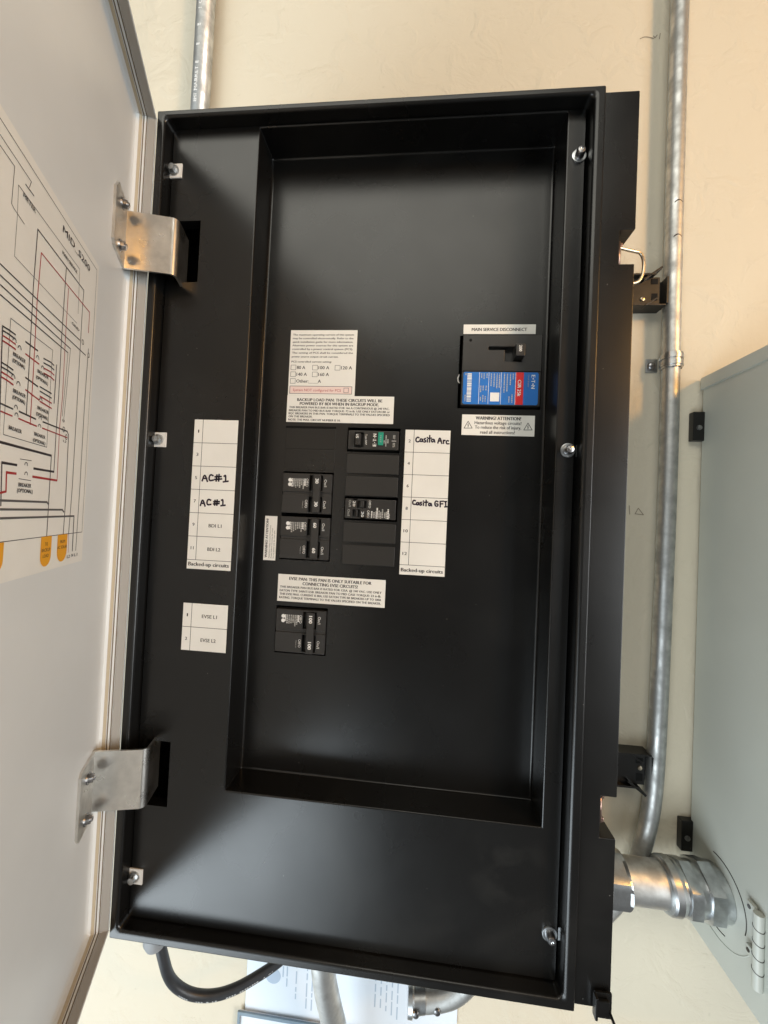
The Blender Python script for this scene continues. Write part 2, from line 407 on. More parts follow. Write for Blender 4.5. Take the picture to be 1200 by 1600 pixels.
# right-hand flange with the two latch notches
bm = BM(); xs0, xs1, xn = 464.9, 498.0, 483.6
plate_holes(bm, (xs0, xs1, 1.5, 877.0), [(xn, xs1, 705.2, 739.4), (xn, xs1, 157.2, 195.7)], 5.0, 38.0)
soften(bm, .9)
finish('latch_flange', bm, 'black', panel, smooth=True, angle=40)
# draw latches sitting in the notches
for zc, wire in ((722.0, True), (178.5, False)):
    bm = BM()
    box(bm, 484, 489.5, 18, 30, zc-13.5, zc+11, .8); box(bm, 483.6, 492, 15, 20, zc-14.5, zc-10, 1); box(bm, 483.6, 492, 15, 20, zc+8, zc+12, 1)
    tube(bm, [(487, 14.5, zc-13), (487, 14.5, zc+11)], 2.2, 10)
    la = finish('latch', bm, 'copper', panel)
    if wire:
        bm = BM(); tube(bm, smooth_pts([(488, 16, zc+7), (507, 22, zc+7), (513, 23, zc+6.5), (517, 24, zc-2), (516, 24, zc-17), (511, 24, zc-24), (500, 23, zc-25)], 2), 1.5, 10)
        finish('bail', bm, 'latch', la)
# wall brackets
def bracket(z0, z1, up):
    bm = BM(); x0, x1, yp = 470, wx(621.5), YW-20; z0 = wz(z0); z1 = wz(z1)
    box(bm, x0, x1-10, yp, yp+2, z0+2, z1-2, .4)
    box(bm, x0, x1-19, yp-7, yp+20, z1-3, z1-.6, .4) if up else box(bm, x0, x1-19, yp-7, yp+20, z0+.6, z0+3, .4)
    box(bm, x0, x1-2, yp-.5, YW-.3, z0, z0+2, .4) if up else box(bm, x0, x1-2, yp-.5, YW-.3, z1-2, z1, .4)
    box(bm, x1-12, x1, YW-8, YW-6, z0+1, z1-1, .5); box(bm, x1-2.4, x1, yp-2, YW-.3, z0+2, z1-2, .4)
    zz = (z0+z1)/2
    t = bmesh.new(); box(t, -16, 12, -8, 8, -1.3, 1.3, .3)
    s = 1 if up else -1
    merge(bm, t, 0, Matrix.Translation((x1-20, yp+2, z1+1 if up else z0-1)) @ Matrix.Rotation(-s*math.radians(36), 4, 'Y'))
    t = bmesh.new(); box(t, -9, 9, 0, 10, -.9, .9, .3)
    merge(bm, t, 0, Matrix.Translation((x1-20, yp-1, z0+5 if up else z1-6)) @ Matrix.Rotation(-s*math.radians(32), 4, 'Y'))
    b = finish('mounting_bracket', bm, 'bronze' if up else 'black', panel)
    for dz, dx, hh in ((.30, 9, 7), (-.22, 8, 9)):
        bm = BM(); box(bm, x1-12-dx, x1-12.5, yp-.35, yp+.2, zz+dz*(z1-z0)-hh/2, zz+dz*(z1-z0)+hh/2, .1); finish('slot', bm, 'hole', b)
    bm = BM(); lathe(bm, [(0, 2.4), (-.3, 2.4)], (x1-44, yp, zz+4), (0, 1, 0), 14); finish('slot', bm, 'hole', b)
    bm = BM(); lathe(bm, [(0, 3), (-1.2, 2.6), (-1.6, 1.2)], (x1-31, yp, z0+8) if up else (x1-16, yp, zz+3), (0, 1, 0), 14)
    finish('rivet', bm, 'latch', b, smooth=True, angle=40)
    bm = BM(); lathe(bm, [(0, 2.6), (-2.4, 2.4), (-3, 1.2)], (x1-9, YW-8, zz), (0, 1, 0), 12); finish('screw', bm, 'latch', b)
bracket(752.5, 793.0, True); bracket(112, 153.5, False)
# hasp at the lower corner
bm = BM()
box(bm, 482, 497.5, 1, 3.5, -3, 20, .8); box(bm, 481, 483.6, -3.5, 3, -1, 19, .8); box(bm, 483, 494, -2.5, 1, 2, 16, .9)
t = bmesh.new(); box(t, -1.2, 1.2, -14, 8, -21, 8, .8)
merge(bm, t, 0, Matrix.Translation((497, -4, 0)) @ Matrix.Rotation(math.radians(-22), 4, 'Y'))
finish('hasp', bm, 'black', panel, smooth=True, angle=40)
# cover screws
for x, z in ((14.6, 823.6), (14.2, 523.3), (15.6, 53.2)):
    bm = BM(); box(bm, x-7.4, x+8.2, K-1.4, K, z-8, z+8, .25); pl = finish('retainer_plate', bm, 'washer', panel)
    bm = BM(); lathe(bm, [(-.4, 6), (-2.2, 5.6), (-2.3, 4.2), (-5.5, 4.0), (-6.4, 3.4), (-6.6, .6)], (x-.5, K-1.0, z), (0, 1, 0), 18, hexa={2, 3})
    finish('screw', bm, 'zinc', pl, smooth=True, angle=30)
for x, z in ((449.0-3, 822.5), (448.4-3, 524.0), (447.6-3, 53.5)):
    bm = BM(); lathe(bm, [(0, 7.2), (-1.0, 7.0), (-1.3, 6.2), (-1.35, .5)], (x, K, z), (0, 1, 0), 28); wsh = finish('washer', bm, 'zinc', panel, smooth=True, angle=30)
    bm = BM(); lathe(bm, [(-1, 4.6), (-6, 4.4), (-7.6, 3.4), (-8.0, 1.5), (-7.2, .3)], (x, K, z), (0, 1, 0), 18); finish('screw', bm, 'bolt', wsh, smooth=True, angle=35)
    bm = BM(); box(bm, x+8.4, x+10.6, K+1, K+1.6, z-6, z+6); finish('clip', bm, 'zinc', panel)

# ------------------------------------------------------------------- stickers
class Sticker:
    def __init__(s, name, rect, y, q, lab, mat='paper'):
        s.r = rect; s.y = y; s.q = q
        bm = BM(); box(bm, rect[0], rect[1], y-.25, y-.05, rect[2], rect[3]); s.o = finish(name, bm, mat, panel); tag(s.o, lab)
        s.bm = BM(); s.mats = ['ink', 'ink_soft', 'ink_red', 'marker', 'pink']; s.n = 0
        (ax, ay), (bx, by), (cx, cy) = q
        s.det = (bx-ax)*(cy-ay)-(by-ay)*(cx-ax)
    def p(s, zx, zy):
        (ax, ay), (bx, by), (cx, cy) = s.q
        u = ((zx-ax)*(cy-ay)-(zy-ay)*(cx-ax))/s.det; v = ((bx-ax)*(zy-ay)-(by-ay)*(zx-ax))/s.det
        return (s.r[0]+u*(s.r[1]-s.r[0]), s.r[3]-v*(s.r[3]-s.r[2]))
    def mp(s, a, b, i=0): return (a, s.y-.33-.004*(i % 60), b)
    def text(s, t, x0, x1, yl, h, mi=0, bold=0.0):
        a0, b = s.p(x0, yl); a1, _ = s.p(x1, yl); put_text(s.bm, t, a0, a1, b, h, s.mp, mi, bold)
    def line(s, x0, y0, x1, y1, w=.45, mi=0): stroke(s.bm, [s.p(x0, y0), s.p(x1, y1)], w, s.mp, mi)
    def rect(s, x0, y0, x1, y1, w=.4, mi=0):
        a, b = s.p(x0, y0); c, d = s.p(x1, y1)
        for e in (((a, b), (c, b)), ((c, b), (c, d)), ((c, d), (a, d)), ((a, d), (a, b))): stroke(s.bm, e, w, s.mp, mi)
    def pen(s, strokes, w=1.6, mi=3):
        for st in strokes:
            if len(st) == 1: st = [(st[0][0]-2, st[0][1]), (st[0][0]+2, st[0][1]+3)]
            stroke(s.bm, smooth_pts([s.p(*q) for q in st]), w, s.mp, mi)
    def done(s): finish('lettering', s.bm, s.mats, s.o)

st = Sticker('sticker', (143.0, 221.7, 586.9, 663.3), F, ((137, 143), (703, 143), (108, 700)), 'white sticker of small print with current setting tick boxes')
for t, x1, y in (('The maximum operating current of this system', 672, 182), ('may be controlled electronically. Refer to the', 668, 213), ('quick installation guide for more information.', 665, 244), ('Alternate power sources for this system are', 665, 274), ('controlled by a power control system (PCS).', 663, 305), ('The setting of PCS shall be considered the', 663, 337), ('power source output circuit current.', 540, 370)):
    st.text(t, 155-(y-182)*.06, x1, y, 2.05, 0, .045)
st.text('PCS controlled current setting:', 141, 483, 413, 2.05, 0, .045)
for x, y, t, x1 in ((137, 463, '80 A', 258), (322, 463, '100 A', 463), (513, 463, '120 A', 655), (134, 521, '140 A', 272), (320, 521, '160 A', 460), (131, 579, 'Other:____A', 392)):
    st.rect(x, y-20, x+40, y+20); st.text(t, x+50, x1, y, 3.7, 0, .03)
a, b = st.p(128, 622); c, d = st.p(648, 685); face(st.bm, [(a, F-.29, d), (c, F-.29, d), (c, F-.29, b), (a, F-.29, b)], 4)
st.rect(127, 622, 650, 685, .5); st.text('System NOT configured for PCS', 152, 560, 655, 2.9, 2); st.rect(586, 634, 622, 673, .4)
st.done()

st = Sticker('sticker', (142.6, 267.5, 555.6, 586.8), F, ((103, 702), (1015, 706), (97, 923)), 'white backup load pan sticker with two bold heading lines')
st.text('BACKUP LOAD PAN: THESE CIRCUITS WILL BE', 190, 915, 738, 3.3, 0, .055); st.text('POWERED BY BDI WHEN IN BACKUP MODE.', 213, 888, 770, 3.3, 0, .055)
for t, x0, x1, y in (('THIS BREAKER PAN BUS BAR IS RATED FOR 166 A CONTINUOUS @ 240 VAC,', 122, 975, 801), ('BREAKER PAN TO MID BUS BAR TORQUE: 72 in-lb. USE ONLY EATON BR or', 120, 980, 827), ('BQC BREAKERS IN THIS PAN. TORQUE TERMINALS TO THE VALUES SPECIFIED', 118, 980, 852), ('ON THE BREAKER.', 118, 325, 877), ('NOTE: THE MAX. CIRCUIT NUMBER IS 10.', 116, 565, 904)):
    st.text(t, x0, x1, y, 2.3, 0, .045)
st.done()

st = Sticker('sticker', (341.8, 420.3, 658.9, 669.6), F, ((228, 122), (980, 106), (228, 218)), 'white strip above the main breaker')
st.text('MAIN SERVICE DISCONNECT', 316, 890, 171, 3.5, 0, .045); st.done()

st = Sticker('sticker', (344.3, 423.0, 545.3, 568.2), F, ((214, 1048), (972, 1068), (207, 1262)), 'white warning sticker with two triangles under the main breaker')
st.text('WARNING! ATTENTION!', 358, 828, 1086, 3.6, 0, .055); st.text('Hazardous voltage circuits!', 346, 832, 1134, 3.5, 0, .03); st.text('To reduce the risk of injury,', 349, 830, 1181, 3.5, 0, .03); st.text('read all instructions!', 405, 765, 1233, 3.5, 0, .03)
for x, y in ((277, 1158), (900, 1180)):
    st.pen([[(x-43, y+32)], ], 0.01)
    tri = [st.p(x-43, y+34), st.p(x, y-38), st.p(x+43, y+34)]
    for i in range(3): stroke(st.bm, [tri[i], tri[(i+1) % 3]], .65, st.mp)
    stroke(st.bm, [st.p(x+2, y-14), st.p(x-3, y+4), st.p(x+3, y+4), st.p(x-1, y+24)], .7, st.mp)
st.done()

def circuit_list(rect, y, q, nums, words, rows, lx, foot, lab):
    st = Sticker('circuit_list', rect, y, q, lab)
    x0, x1, z0, z1 = rect; n = len(nums); ph = 25.35
    stroke(st.bm, [(x0+lx, z1), (x0+lx, z1-ph*n if foot else z0)], .5, st.mp, 0)
    for i in range(1, n+(1 if foot else 0)): stroke(st.bm, [(x0, z1-ph*i), (x1, z1-ph*i)], .5, st.mp, 0)
    for i, t in enumerate(nums):
        w = 2.3 if len(t) == 1 else 4.7
        if t == '1': w = 1.1
        if t == '11': w = 3.2
        put_text(st.bm, t, x0+lx/2-w/2+.2, x0+lx/2+w/2+.2, z1-ph*(i+.5), 3.3, st.mp, 0, .035)
    for i, t in words: put_text(st.bm, t, (x0+lx+x1)/2-len(t)*1.2, (x0+lx+x1)/2+len(t)*1.2, z1-ph*(i+.5)-.6, 3.6, st.mp, 0, .03)
    if foot: put_text(st.bm, 'Backed-up circuits', x0+1.8, x1-2.2, z0+5.4, 3.9, st.mp, 0, .055)
    return st
st = circuit_list((282.0, 332.3, 386.6, 549.6), F, ((683, 128), (1105, 140), (622, 1482)), ['2', '4', '6', '8', '10', '12'], [], 6, 9.8, True, 'white circuit list with two handwritten entries, even numbers')
st.pen([[(810, 205), (795, 198), (780, 215), (780, 235), (795, 245), (812, 238)], [(838, 218), (822, 215), (818, 235), (832, 242), (842, 228), (842, 215), (845, 242)], [(872, 212), (858, 215), (862, 228), (874, 234), (868, 245), (855, 245)], [(888, 220), (888, 246)], [(888, 203)], [(910, 183), (908, 247)], [(895, 212), (926, 208)], [(944, 220), (928, 220), (926, 240), (938, 246), (950, 230), (950, 218), (957, 247)], [(985, 256), (1004, 195), (1022, 260)], [(992, 236), (1019, 236)], [(1038, 228), (1038, 260)], [(1038, 240), (1045, 230), (1054, 232)], [(1086, 236), (1070, 232), (1062, 248), (1070, 263), (1090, 262)]])
st.pen([[(776, 795), (758, 790), (748, 808), (752, 828), (777, 828)], [(802, 812), (786, 812), (784, 830), (796, 834), (806, 820), (806, 808), (811, 834)], [(833, 808), (819, 812), (827, 822), (835, 829), (820, 837)], [(850, 812), (850, 838)], [(850, 796)], [(876, 788), (874, 842)], [(860, 808), (892, 806)], [(916, 818), (900, 816), (898, 836), (910, 841), (920, 826), (920, 814), (927, 842)], [(986, 802), (967, 793), (955, 815), (960, 842), (983, 844), (986, 822), (969, 822)], [(1006, 798), (1006, 850)], [(1006, 798), (1036, 796)], [(1006, 821), (1031, 820)], [(1045, 799), (1066, 799)], [(1056, 799), (1058, 848)], [(1046, 849), (1070, 847)]], 1.6)
st.done()
st = circuit_list((53.7, 103.2, 384.6, 546.6), K, ((207, 93), (610, 100), (128, 1470)), ['1', '3', '5', '7', '9', '11'], [(4, 'BDI L1'), (5, 'BDI L2')], 6, 9.8, True, 'white circuit list with odd numbers on the inner cover')
st.pen([[(274, 662), (298, 594), (323, 667)], [(283, 638), (319, 638)], [(376, 612), (352, 600), (337, 630), (343, 660), (379, 652)], [(411, 603), (403, 662)], [(431, 598), (426, 662)], [(392, 622), (452, 618)], [(388, 646), (455, 640)], [(476, 616), (492, 602), (490, 662)], [(468, 667), (514, 660)]], 1.8)
st.pen([[(257, 890), (278, 824), (301, 894)], [(264, 868), (297, 868)], [(354, 838), (332, 828), (317, 852), (322, 882), (356, 876)], [(393, 836), (389, 884)], [(413, 833), (409, 884)], [(379, 851), (434, 848)], [(377, 871), (432, 866)], [(451, 836), (466, 827), (464, 882)], [(445, 886), (486, 880)]], 1.8)
st.done()
st = circuit_list((52.5, 102.7, 297.3, 347.7), K, ((232, 183), (828, 225), (198, 812)), ['1', '2'], [(0, 'EVSE L1'), (1, 'EVSE L2')], 2, 9.8, False, 'small square two-row circuit list on the inner cover'); st.done()

st = Sticker('sticker', (142.7, 267.3, 348.0, 379.0), F, ((145, 90), (1103, 157), (132, 330)), 'white sticker above the lowest breaker')
st.text('EVSE PAN: THIS PAN IS ONLY SUITABLE FOR', 245, 980, 132, 3.4, 0, .055); st.text('CONNECTING EVSE CIRCUITS!', 365, 858, 180, 3.4, 0, .055)
for t, x0, x1, y in (('THIS BREAKER PAN BUS BAR IS RATED FOR 125A. @ 240 VAC. USE ONLY', 160, 1068, 203), ('EATON TYPE 2AINT125B. BREAKER PAN TO MID CASE TORQUE: 23 in-lb.', 158, 1064, 235), ('THIS EVSE MAX. CURRENT IS 80A, USE EATON TYPE BR BREAKERS UP TO 100A', 156, 1064, 266), ('RATING. TORQUE TERMINALS TO THE VALUES SPECIFIED ON THE BREAKER.', 152, 1060, 297)):
    st.text(t, x0, x1, y, 2.4, 0, .045)
st.done()

st = Sticker('sticker', (123.5, 138.0, 394.0, 445.2), F, ((127, 735), (290, 742), (97, 1328)), 'narrow white warning sticker turned on its side')
vm = lambda a, b: (b, F-.33, a)
vm = lambda a, b: (130.7-b, F-.33, a)
put_text(st.bm, 'WARNING! ATTENTION!', 397, 442, 4.2, 2.7, vm, 0, .055)
for i, t in enumerate(('Hazardous voltage circuits! Disconnect', 'Power before removing the cover', 'Do not operate with the cover open')):
    put_text(st.bm, t, 396.5, 396.5+(38-3*i), .4-i*2.6, 1.45, vm, 0)
st.done()

# =================================================================== BREAKERS
def rot_map(y):                      # reading direction runs down the panel (text turned clockwise)
    return lambda a, b: (b, y, -a)
def vtext(bm, s, xc, z_top, z_bot, h, y, mi=0, bold=0.0):
    put_text(bm, s, -z_top, -z_bot, xc, h, lambda a, b: (b, y, -a), mi, bold)
def dashes(bm, x, z0, z1, y, w, mi=0):
    z = z1
    while z > z0+.6:
        l = random.uniform(.7, 2.0); face(bm, [(x-w/2, y, z), (x+w/2, y, z), (x+w/2, y, max(z0, z-l)), (x-w/2, y, max(z0, z-l))], mi); z -= l+random.uniform(.25, .6)
def two_pole(x0, x1, zt, zb, amps, label):
    root = thing('circuit_breaker', label, 'circuit breaker', ((x0+x1)/2, F+30, (zt+zb)/2))
    w = x1-x0; zm = (zt+zb)/2; yf = F-3.2; X = lambda f: x0+w*f
    bm = BM()
    for a, b in ((zm+1.6, zt), (zb, zm-1.6)):
        box(bm, x0, X(.55), yf, F+30, a, b, .8); box(bm, X(.81), x1, yf, F+30, a, b, .8)
        box(bm, X(.545), X(.815), yf, F+30, b-1.9, b, .5); box(bm, X(.545), X(.815), yf, F+30, a, a+1.9, .5)
        box(bm, X(.54), X(.82), yf+6, F+30, a+1, b-1)
    box(bm, X(.0)+.4, x1-.4, yf+1.6, F+29, zm-2, zm+2)
    body = finish('body', bm, 'plastic', root, smooth=True, angle=40)
    bm = BM(); box(bm, X(.645), X(.79), yf-5.5, yf-1.2, zb+1.4, zt-1.6, .9)
    for a, b in ((zm+5, zt-5), (zb+5, zm-5)): box(bm, X(.66), X(.78), yf-2, yf+7, a, b, .4)
    hd = finish('handle', bm, 'plastic', root, smooth=True, angle=40)
    for zc in (zt-8.8, zb+11):
        bm = BM(); vtext(bm, amps, X(.725), zc+1.35*len(amps), zc-1.35*len(amps), 3.8, yf-5.62, 0, .06)
        finish('lettering', bm, 'white_print', hd)
    bm = BM(); yy = yf-.12
    for zc in (zt-10.5, zb+11.0):
        vtext(bm, 'On/I', X(.87), zc+4.2, zc-4.2, 3.0, yy); vtext(bm, 'Off/O', X(.50), zc+4.6, zc-4.6, 3.0, yy)
    vtext(bm, 'Made in', X(.43), zb+14, zb+6, 1.2, yy, 1)
    for i, f in enumerate((.455, .425, .39, .35, .31, .27, .23, .195)):
        dashes(bm, X(f), zt-random.uniform(13, 19), zt-6.2, yy-.01, 1.35 if i % 3 else 1.7, 0 if i in (0, 7) else 1)
    for z in (zt-8, zt-13): lathe(bm, [(0, 2.2), (-.02, 2.2)], (X(.15), yy, z), (0, 1, 0), 14)
    finish('lettering', bm, ['white_print', 'white_dim'], body)
    return root
two_pole(143.4, 201.0, 495.8, 449.9, '30', 'two-pole black breaker marked thirty, topmost on the left')
two_pole(143.4, 201.0, 445.8, 397.6, '60', 'two-pole black breaker marked sixty, beside the sideways warning sticker')
two_pole(143.4, 201.6, 340.0, 291.2, '100', 'two-pole black breaker marked one hundred, alone at the bottom')

# arc-fault breaker with the green button
x0, x1, z0, z1 = 217.4, 274.8, 525.2, 546.8; yf = F-3.5
root = thing('circuit_breaker', 'single black breaker with a green test button', 'circuit breaker', ((x0+x1)/2, F+30, (z0+z1)/2))
X = lambda px: x0+(px-45)/(825-45)*(x1-x0)
bm = BM(); box(bm, x0, X(150), yf, F+30, z0, z1, .8); box(bm, X(285), x1, yf, F+30, z0, z1, .8)
box(bm, X(140), X(295), yf, F+30, z1-2.4, z1, .6); box(bm, X(140), X(295), yf, F+30, z0, z0+2.4, .6); box(bm, X(140), X(300), yf+5, F+30, z0+1, z1-1)
body = finish('body', bm, 'plastic', root, smooth=True, angle=40)
bm = BM(); box(bm, X(165), X(248), yf-5, yf+6, z0+4, z1-4, 1.2); vtext(bm, '15', X(197), 540.6, 537.0, 3.2, yf-5.15, 1, .05); hd = finish('handle', bm, ['plastic', 'white_print'], root, smooth=True, angle=40)
bm = BM(); box(bm, X(510), X(590), yf-1.6, yf+1, z0+5.2, z1-1.8, .5); vtext(bm, 'TEST', X(550), 542, 533, 1.6, yf-1.75, 1); gb = finish('test_button', bm, ['green', 'white_dim'], root, smooth=True, angle=40)
bm = BM(); yy = yf-.12
vtext(bm, 'Type BRP', X(325), 542.6, 530.6, 1.9, yy, 0)
bk = lambda a, b, c, d: face(bm, [(a, yy, d), (b, yy, d), (b, yy, c), (a, yy, c)], 0)
# maker's wordmark, read upwards
um = lambda a, b: (X(457)-b, yy, a)
put_text(bm, 'E', 529.2, 532.0, 0, 3.7, um, 0, .05); put_text(bm, 'T', 534.8, 537.4, 0, 3.7, um, 0, .05); put_text(bm, 'N', 540.2, 543.2, 0, 3.7, um, 0, .05)
bk(X(452), X(462), 533.0, 534.0); bk(X(452), X(462), 538.2, 539.3)
for px, a, b in ((605, 532, 536), (632, 529.4, 541.8), (662, 533, 537.6)): dashes(bm, X(px), a, b, yy, 1.2, 1)
for a, b in ((537.5, 542.2), (528.4, 533.4)):
    for px in (745, 765): dashes(bm, X(px), a, b, yy, .9, 1)
bk(X(720), X(790), 535.4, 535.8)
finish('lettering', bm, ['white_print', 'white_dim'], body)

# tandem breaker
x0, x1, z0, z1 = 217.2, 275.0, 446.8, 469.2; yf = F-3.0
root = thing('circuit_breaker', 'slim black tandem breaker with two small switches marked 20', 'circuit breaker', ((x0+x1)/2, F+30, (z0+z1)/2))
X = lambda px: x0+(px-10)/(775-10)*(x1-x0)
bm = BM(); zm = (z0+z1)/2
box(bm, x0, X(130), yf, F+30, z0, z1, .7); box(bm, X(335), x1, yf, F+30, z0, z1, .7)
box(bm, X(128), X(195), yf, F+30, zm+.6, z1, .3); box(bm, X(240), X(337), yf, F+30, z0, zm-.6, .3); box(bm, X(125), X(340), yf, F+30, zm-1, zm+1, .3)
box(bm, X(125), X(340), yf, F+30, z1-2, z1, .3); box(bm, X(125), X(340), yf, F+30, z0, z0+2, .3); box(bm, X(125), X(340), yf+4.5, F+30, z0+1, z1-1)
body = finish('body', bm, 'plastic', root, smooth=True, angle=40)
for a, b, c, d in ((248, 302, zm+1.4, z1-2.4), (188, 210, z0+2.4, zm-1.4)):
    bm = BM(); box(bm, X(a), X(b), yf-3.2, yf+5, c, d, .7); finish('handle', bm, 'plastic', root, smooth=True, angle=40)
bm = BM(); yy = yf-.12
vtext(bm, 'On/I', X(85), 467.4, 460.0, 2.6, yy, 1); vtext(bm, '20', X(148), 466.8, 460.4, 2.8, yy, 0, .01); vtext(bm, 'Off/O', X(385), 467.8, 459.2, 2.4, yy, 0)
vtext(bm, 'On/I', X(72), 457.0, 449.4, 2.6, yy, 1); vtext(bm, '20', X(282), 455.0, 448.6, 2.8, yy, 0, .01); vtext(bm, 'Off/O', X(368), 456.6, 448.2, 2.6, yy, 0)
for px, l in ((420, 8.0), (455, 7), (485, 8), (500, 12.0), (530, 9), (555, 7.5), (580, 10.5), (615, 7.0), (640, 8), (665, 11.0), (680, 6)): dashes(bm, X(px), 447.8, 447.8+l, yy-.01, 1.5, 0 if px in (420, 500, 665) else 1)
finish('lettering', bm, ['white_print', 'white_dim'], body)

# main breaker
x0, x1, z0, z1 = 341.6, 426.6, 577.4, 655.2; yf = F-5.0; zs = 615.2
root = thing('circuit_breaker', 'wide main breaker with a blue and red label', 'circuit breaker', ((x0+x1)/2, F+30, (z0+z1)/2))
ZX = lambda px: x0+(px-222)/(1040-222)*(x1-x0)
ZZ = lambda py: z1-(py-250)/(975-250)*(z1-z0)
bm = BM()
hx0, hx1, hz0, hz1 = ZX(660), ZX(835), ZZ(520), ZZ(368)
sx0, sz0 = ZX(490), ZZ(402)
plate_holes(bm, (x0, x1, zs, z1), [(sx0, hx1, sz0, hz1), (hx0, hx1, hz0, hz1)], yf, 30)
soften(bm, .7)
box(bm, x0, x1, yf+.8, F+30, z0, zs+.2, .8); box(bm, sx0-1, hx1+1, yf+7, F+24, zs+1, hz1+1)
body = finish('body', bm, 'plastic', root, smooth=True, angle=40)
bm = BM(); box(bm, ZX(757), ZX(852), yf-7.5, yf+8, ZZ(492), ZZ(362), 1.2); hd = finish('handle', bm, 'plastic', root, smooth=True, angle=40)
bm = BM(); vtext(bm, '200', ZX(802), ZZ(385), ZZ(448), 3.0, yf-7.65, 0, .045); finish('lettering', bm, 'white_print', hd)
bm = BM(); lathe(bm, [(0, 1.6), (-.1, 1.6)], (ZX(300), yf-.05, ZZ(302)), (0, 1, 0), 14); finish('screw_hole', bm, 'hole', body)
lx0, lx1, lz0, lz1 = 343.4, 424.0, 578.6, 614.4; yl = yf+.8
bm = BM()
t = bmesh.new(); lp = rr_loop(lx0, lx1, lz0, lz1, 2.2)
bm.faces.new([bm.verts.new(Vector((a, yl-.25, b))) for a, b in lp]); bm.faces.new([bm.verts.new(Vector((a, yl-.02, b))) for a, b in reversed(lp)])
lab = finish('label_plate', bm, 'blue', root)
LX = lambda px: lx0+(px-224)/(998-224)*(lx1-lx0)
LZ = lambda py: lz1-(py-625)/(968-625)*(lz1-lz0)
bm = BM(); yy = yl-.33
q = lambda a, b, c, d, mi, dy=0: face(bm, [(LX(a), yy-dy, LZ(d)), (LX(b), yy-dy, LZ(d)), (LX(b), yy-dy, LZ(c)), (LX(a), yy-dy, LZ(c))], mi)
q(768, 848, 626, 967, 1)
for px in (392, 490, 618, 766): q(px-2, px+2, 628, 966, 0)
vtext(bm, 'CSR 25k', LX(806), LZ(705), LZ(878), 3.6, yy-.05, 0, .045)
vtext(bm, 'E', LX(945), LZ(652), LZ(678), 3.8, yy, 0, .04); vtext(bm, 'T', LX(945), LZ(705), LZ(733), 3.8, yy, 0, .04); vtext(bm, 'N', LX(945), LZ(762), LZ(795), 3.8, yy, 0, .04)
q(938, 950, 686, 698, 0); q(938, 950, 742, 754, 0)
vtext(bm, 'Circuit Breaker', LX(898), LZ(650), LZ(782), 1.5, yy, 2)
def lines(px, a, b, w=1.1, mi=2): dashes(bm, LX(px), LZ(b), LZ(a), yy, w, mi)
for px, a, b in ((740, 640, 700), (712, 640, 760), (680, 640, 830), (650, 640, 850), (735, 860, 950), (705, 880, 945), (600, 640, 800), (575, 640, 795), (545, 640, 780), (515, 640, 780), (470, 640, 690), (440, 640, 700), (415, 640, 690), (465, 770, 820), (435, 770, 830), (410, 770, 840), (460, 880, 945), (435, 870, 945), (410, 890, 930), (250, 640, 660), (250, 870, 940)): lines(px, a, b)
q(510, 604, 842, 935, 0)                        # plain white patch
y = 640
while y < 945:
    h = random.choice((4, 6, 9, 14)); q(266, 312, y, min(y+h, 945), 0); y += h+random.choice((3, 4, 6))
finish('lettering', bm, ['white_print', 'red', 'white_dim'], lab)

# =================================================================== DOOR
DD = Vector((0.4209382, -0.90708932, 0)); DN = Vector((0.90708932, 0.4209382, 0)); DH = Vector((-1.0, 0, 0))
def dp(u, v, w): return DH+DD*u+DN*w+Vector((0, 0, v))
dm = lambda a, b, d: dp(a, b, d)
DU, DZ0, DZ1, DWP = 455.0, 5.5, 871.0, -20.0
bm = BM()
frame_sweep(bm, (-2.5, DU, DZ0, DZ1), [(-1.6, -24, 1), (-1.6, -.6, 1), (-1.0, 0, 1), (-.3, 0, 1), (.1, -.5, 1), (.2, -8.2, 1), (-.5, -8.6, 1), (-.5, -9.7, 1), (.2, -10.1, 1), (.3, -11.2, 1), (-.5, -11.6, 1), (-.5, -12.6, 1), (.2, -13, 1), (.5, -16, 1), (1.4, -18.6, 2), (3.4, -19.7, 3), (6, -20, 4), (8, -20, 4)], mp=dm, close=True)
frame_sweep(bm, (-2.5, DU, DZ0, DZ1), [(-1.6, -24, 1), (-1.5, -24.2, 1)], mp=dm, close=True)
door = finish('door', bm, 'door', panel, smooth=True, angle=28, origin=dp(0, 438, -12)); tag(door, 'pale grey door swung out from the panel')
bm = BM(); frame_sweep(bm, (-2.5, DU, DZ0, DZ1), [(.25, -.7, 1), (.6, -1.0, 1), (.6, -7.6, 1), (.3, -8.0, 1)], mp=dm); finish('lip_shade_strip', bm, 'lip_shade', door)  # added strip that carries the lip's shade in its colour
bm = BM(); frame_sweep(bm, (-2.5, DU, DZ0, DZ1), [(.3, -13.1, 1), (.75, -13.4, 1), (.75, -15.8, 1), (.35, -16.2, 1)], mp=dm); finish('gasket', bm, 'foam', door)
for d0 in (-9.15, -12.1):
    bm = BM(); frame_sweep(bm, (-2.5, DU, DZ0, DZ1), [(-.45, d0+.5, 1), (-.2, d0+.35, 1), (-.2, d0-.35, 1), (-.45, d0-.5, 1)], mp=dm)
    finish('gasket', bm, 'gasket', door)
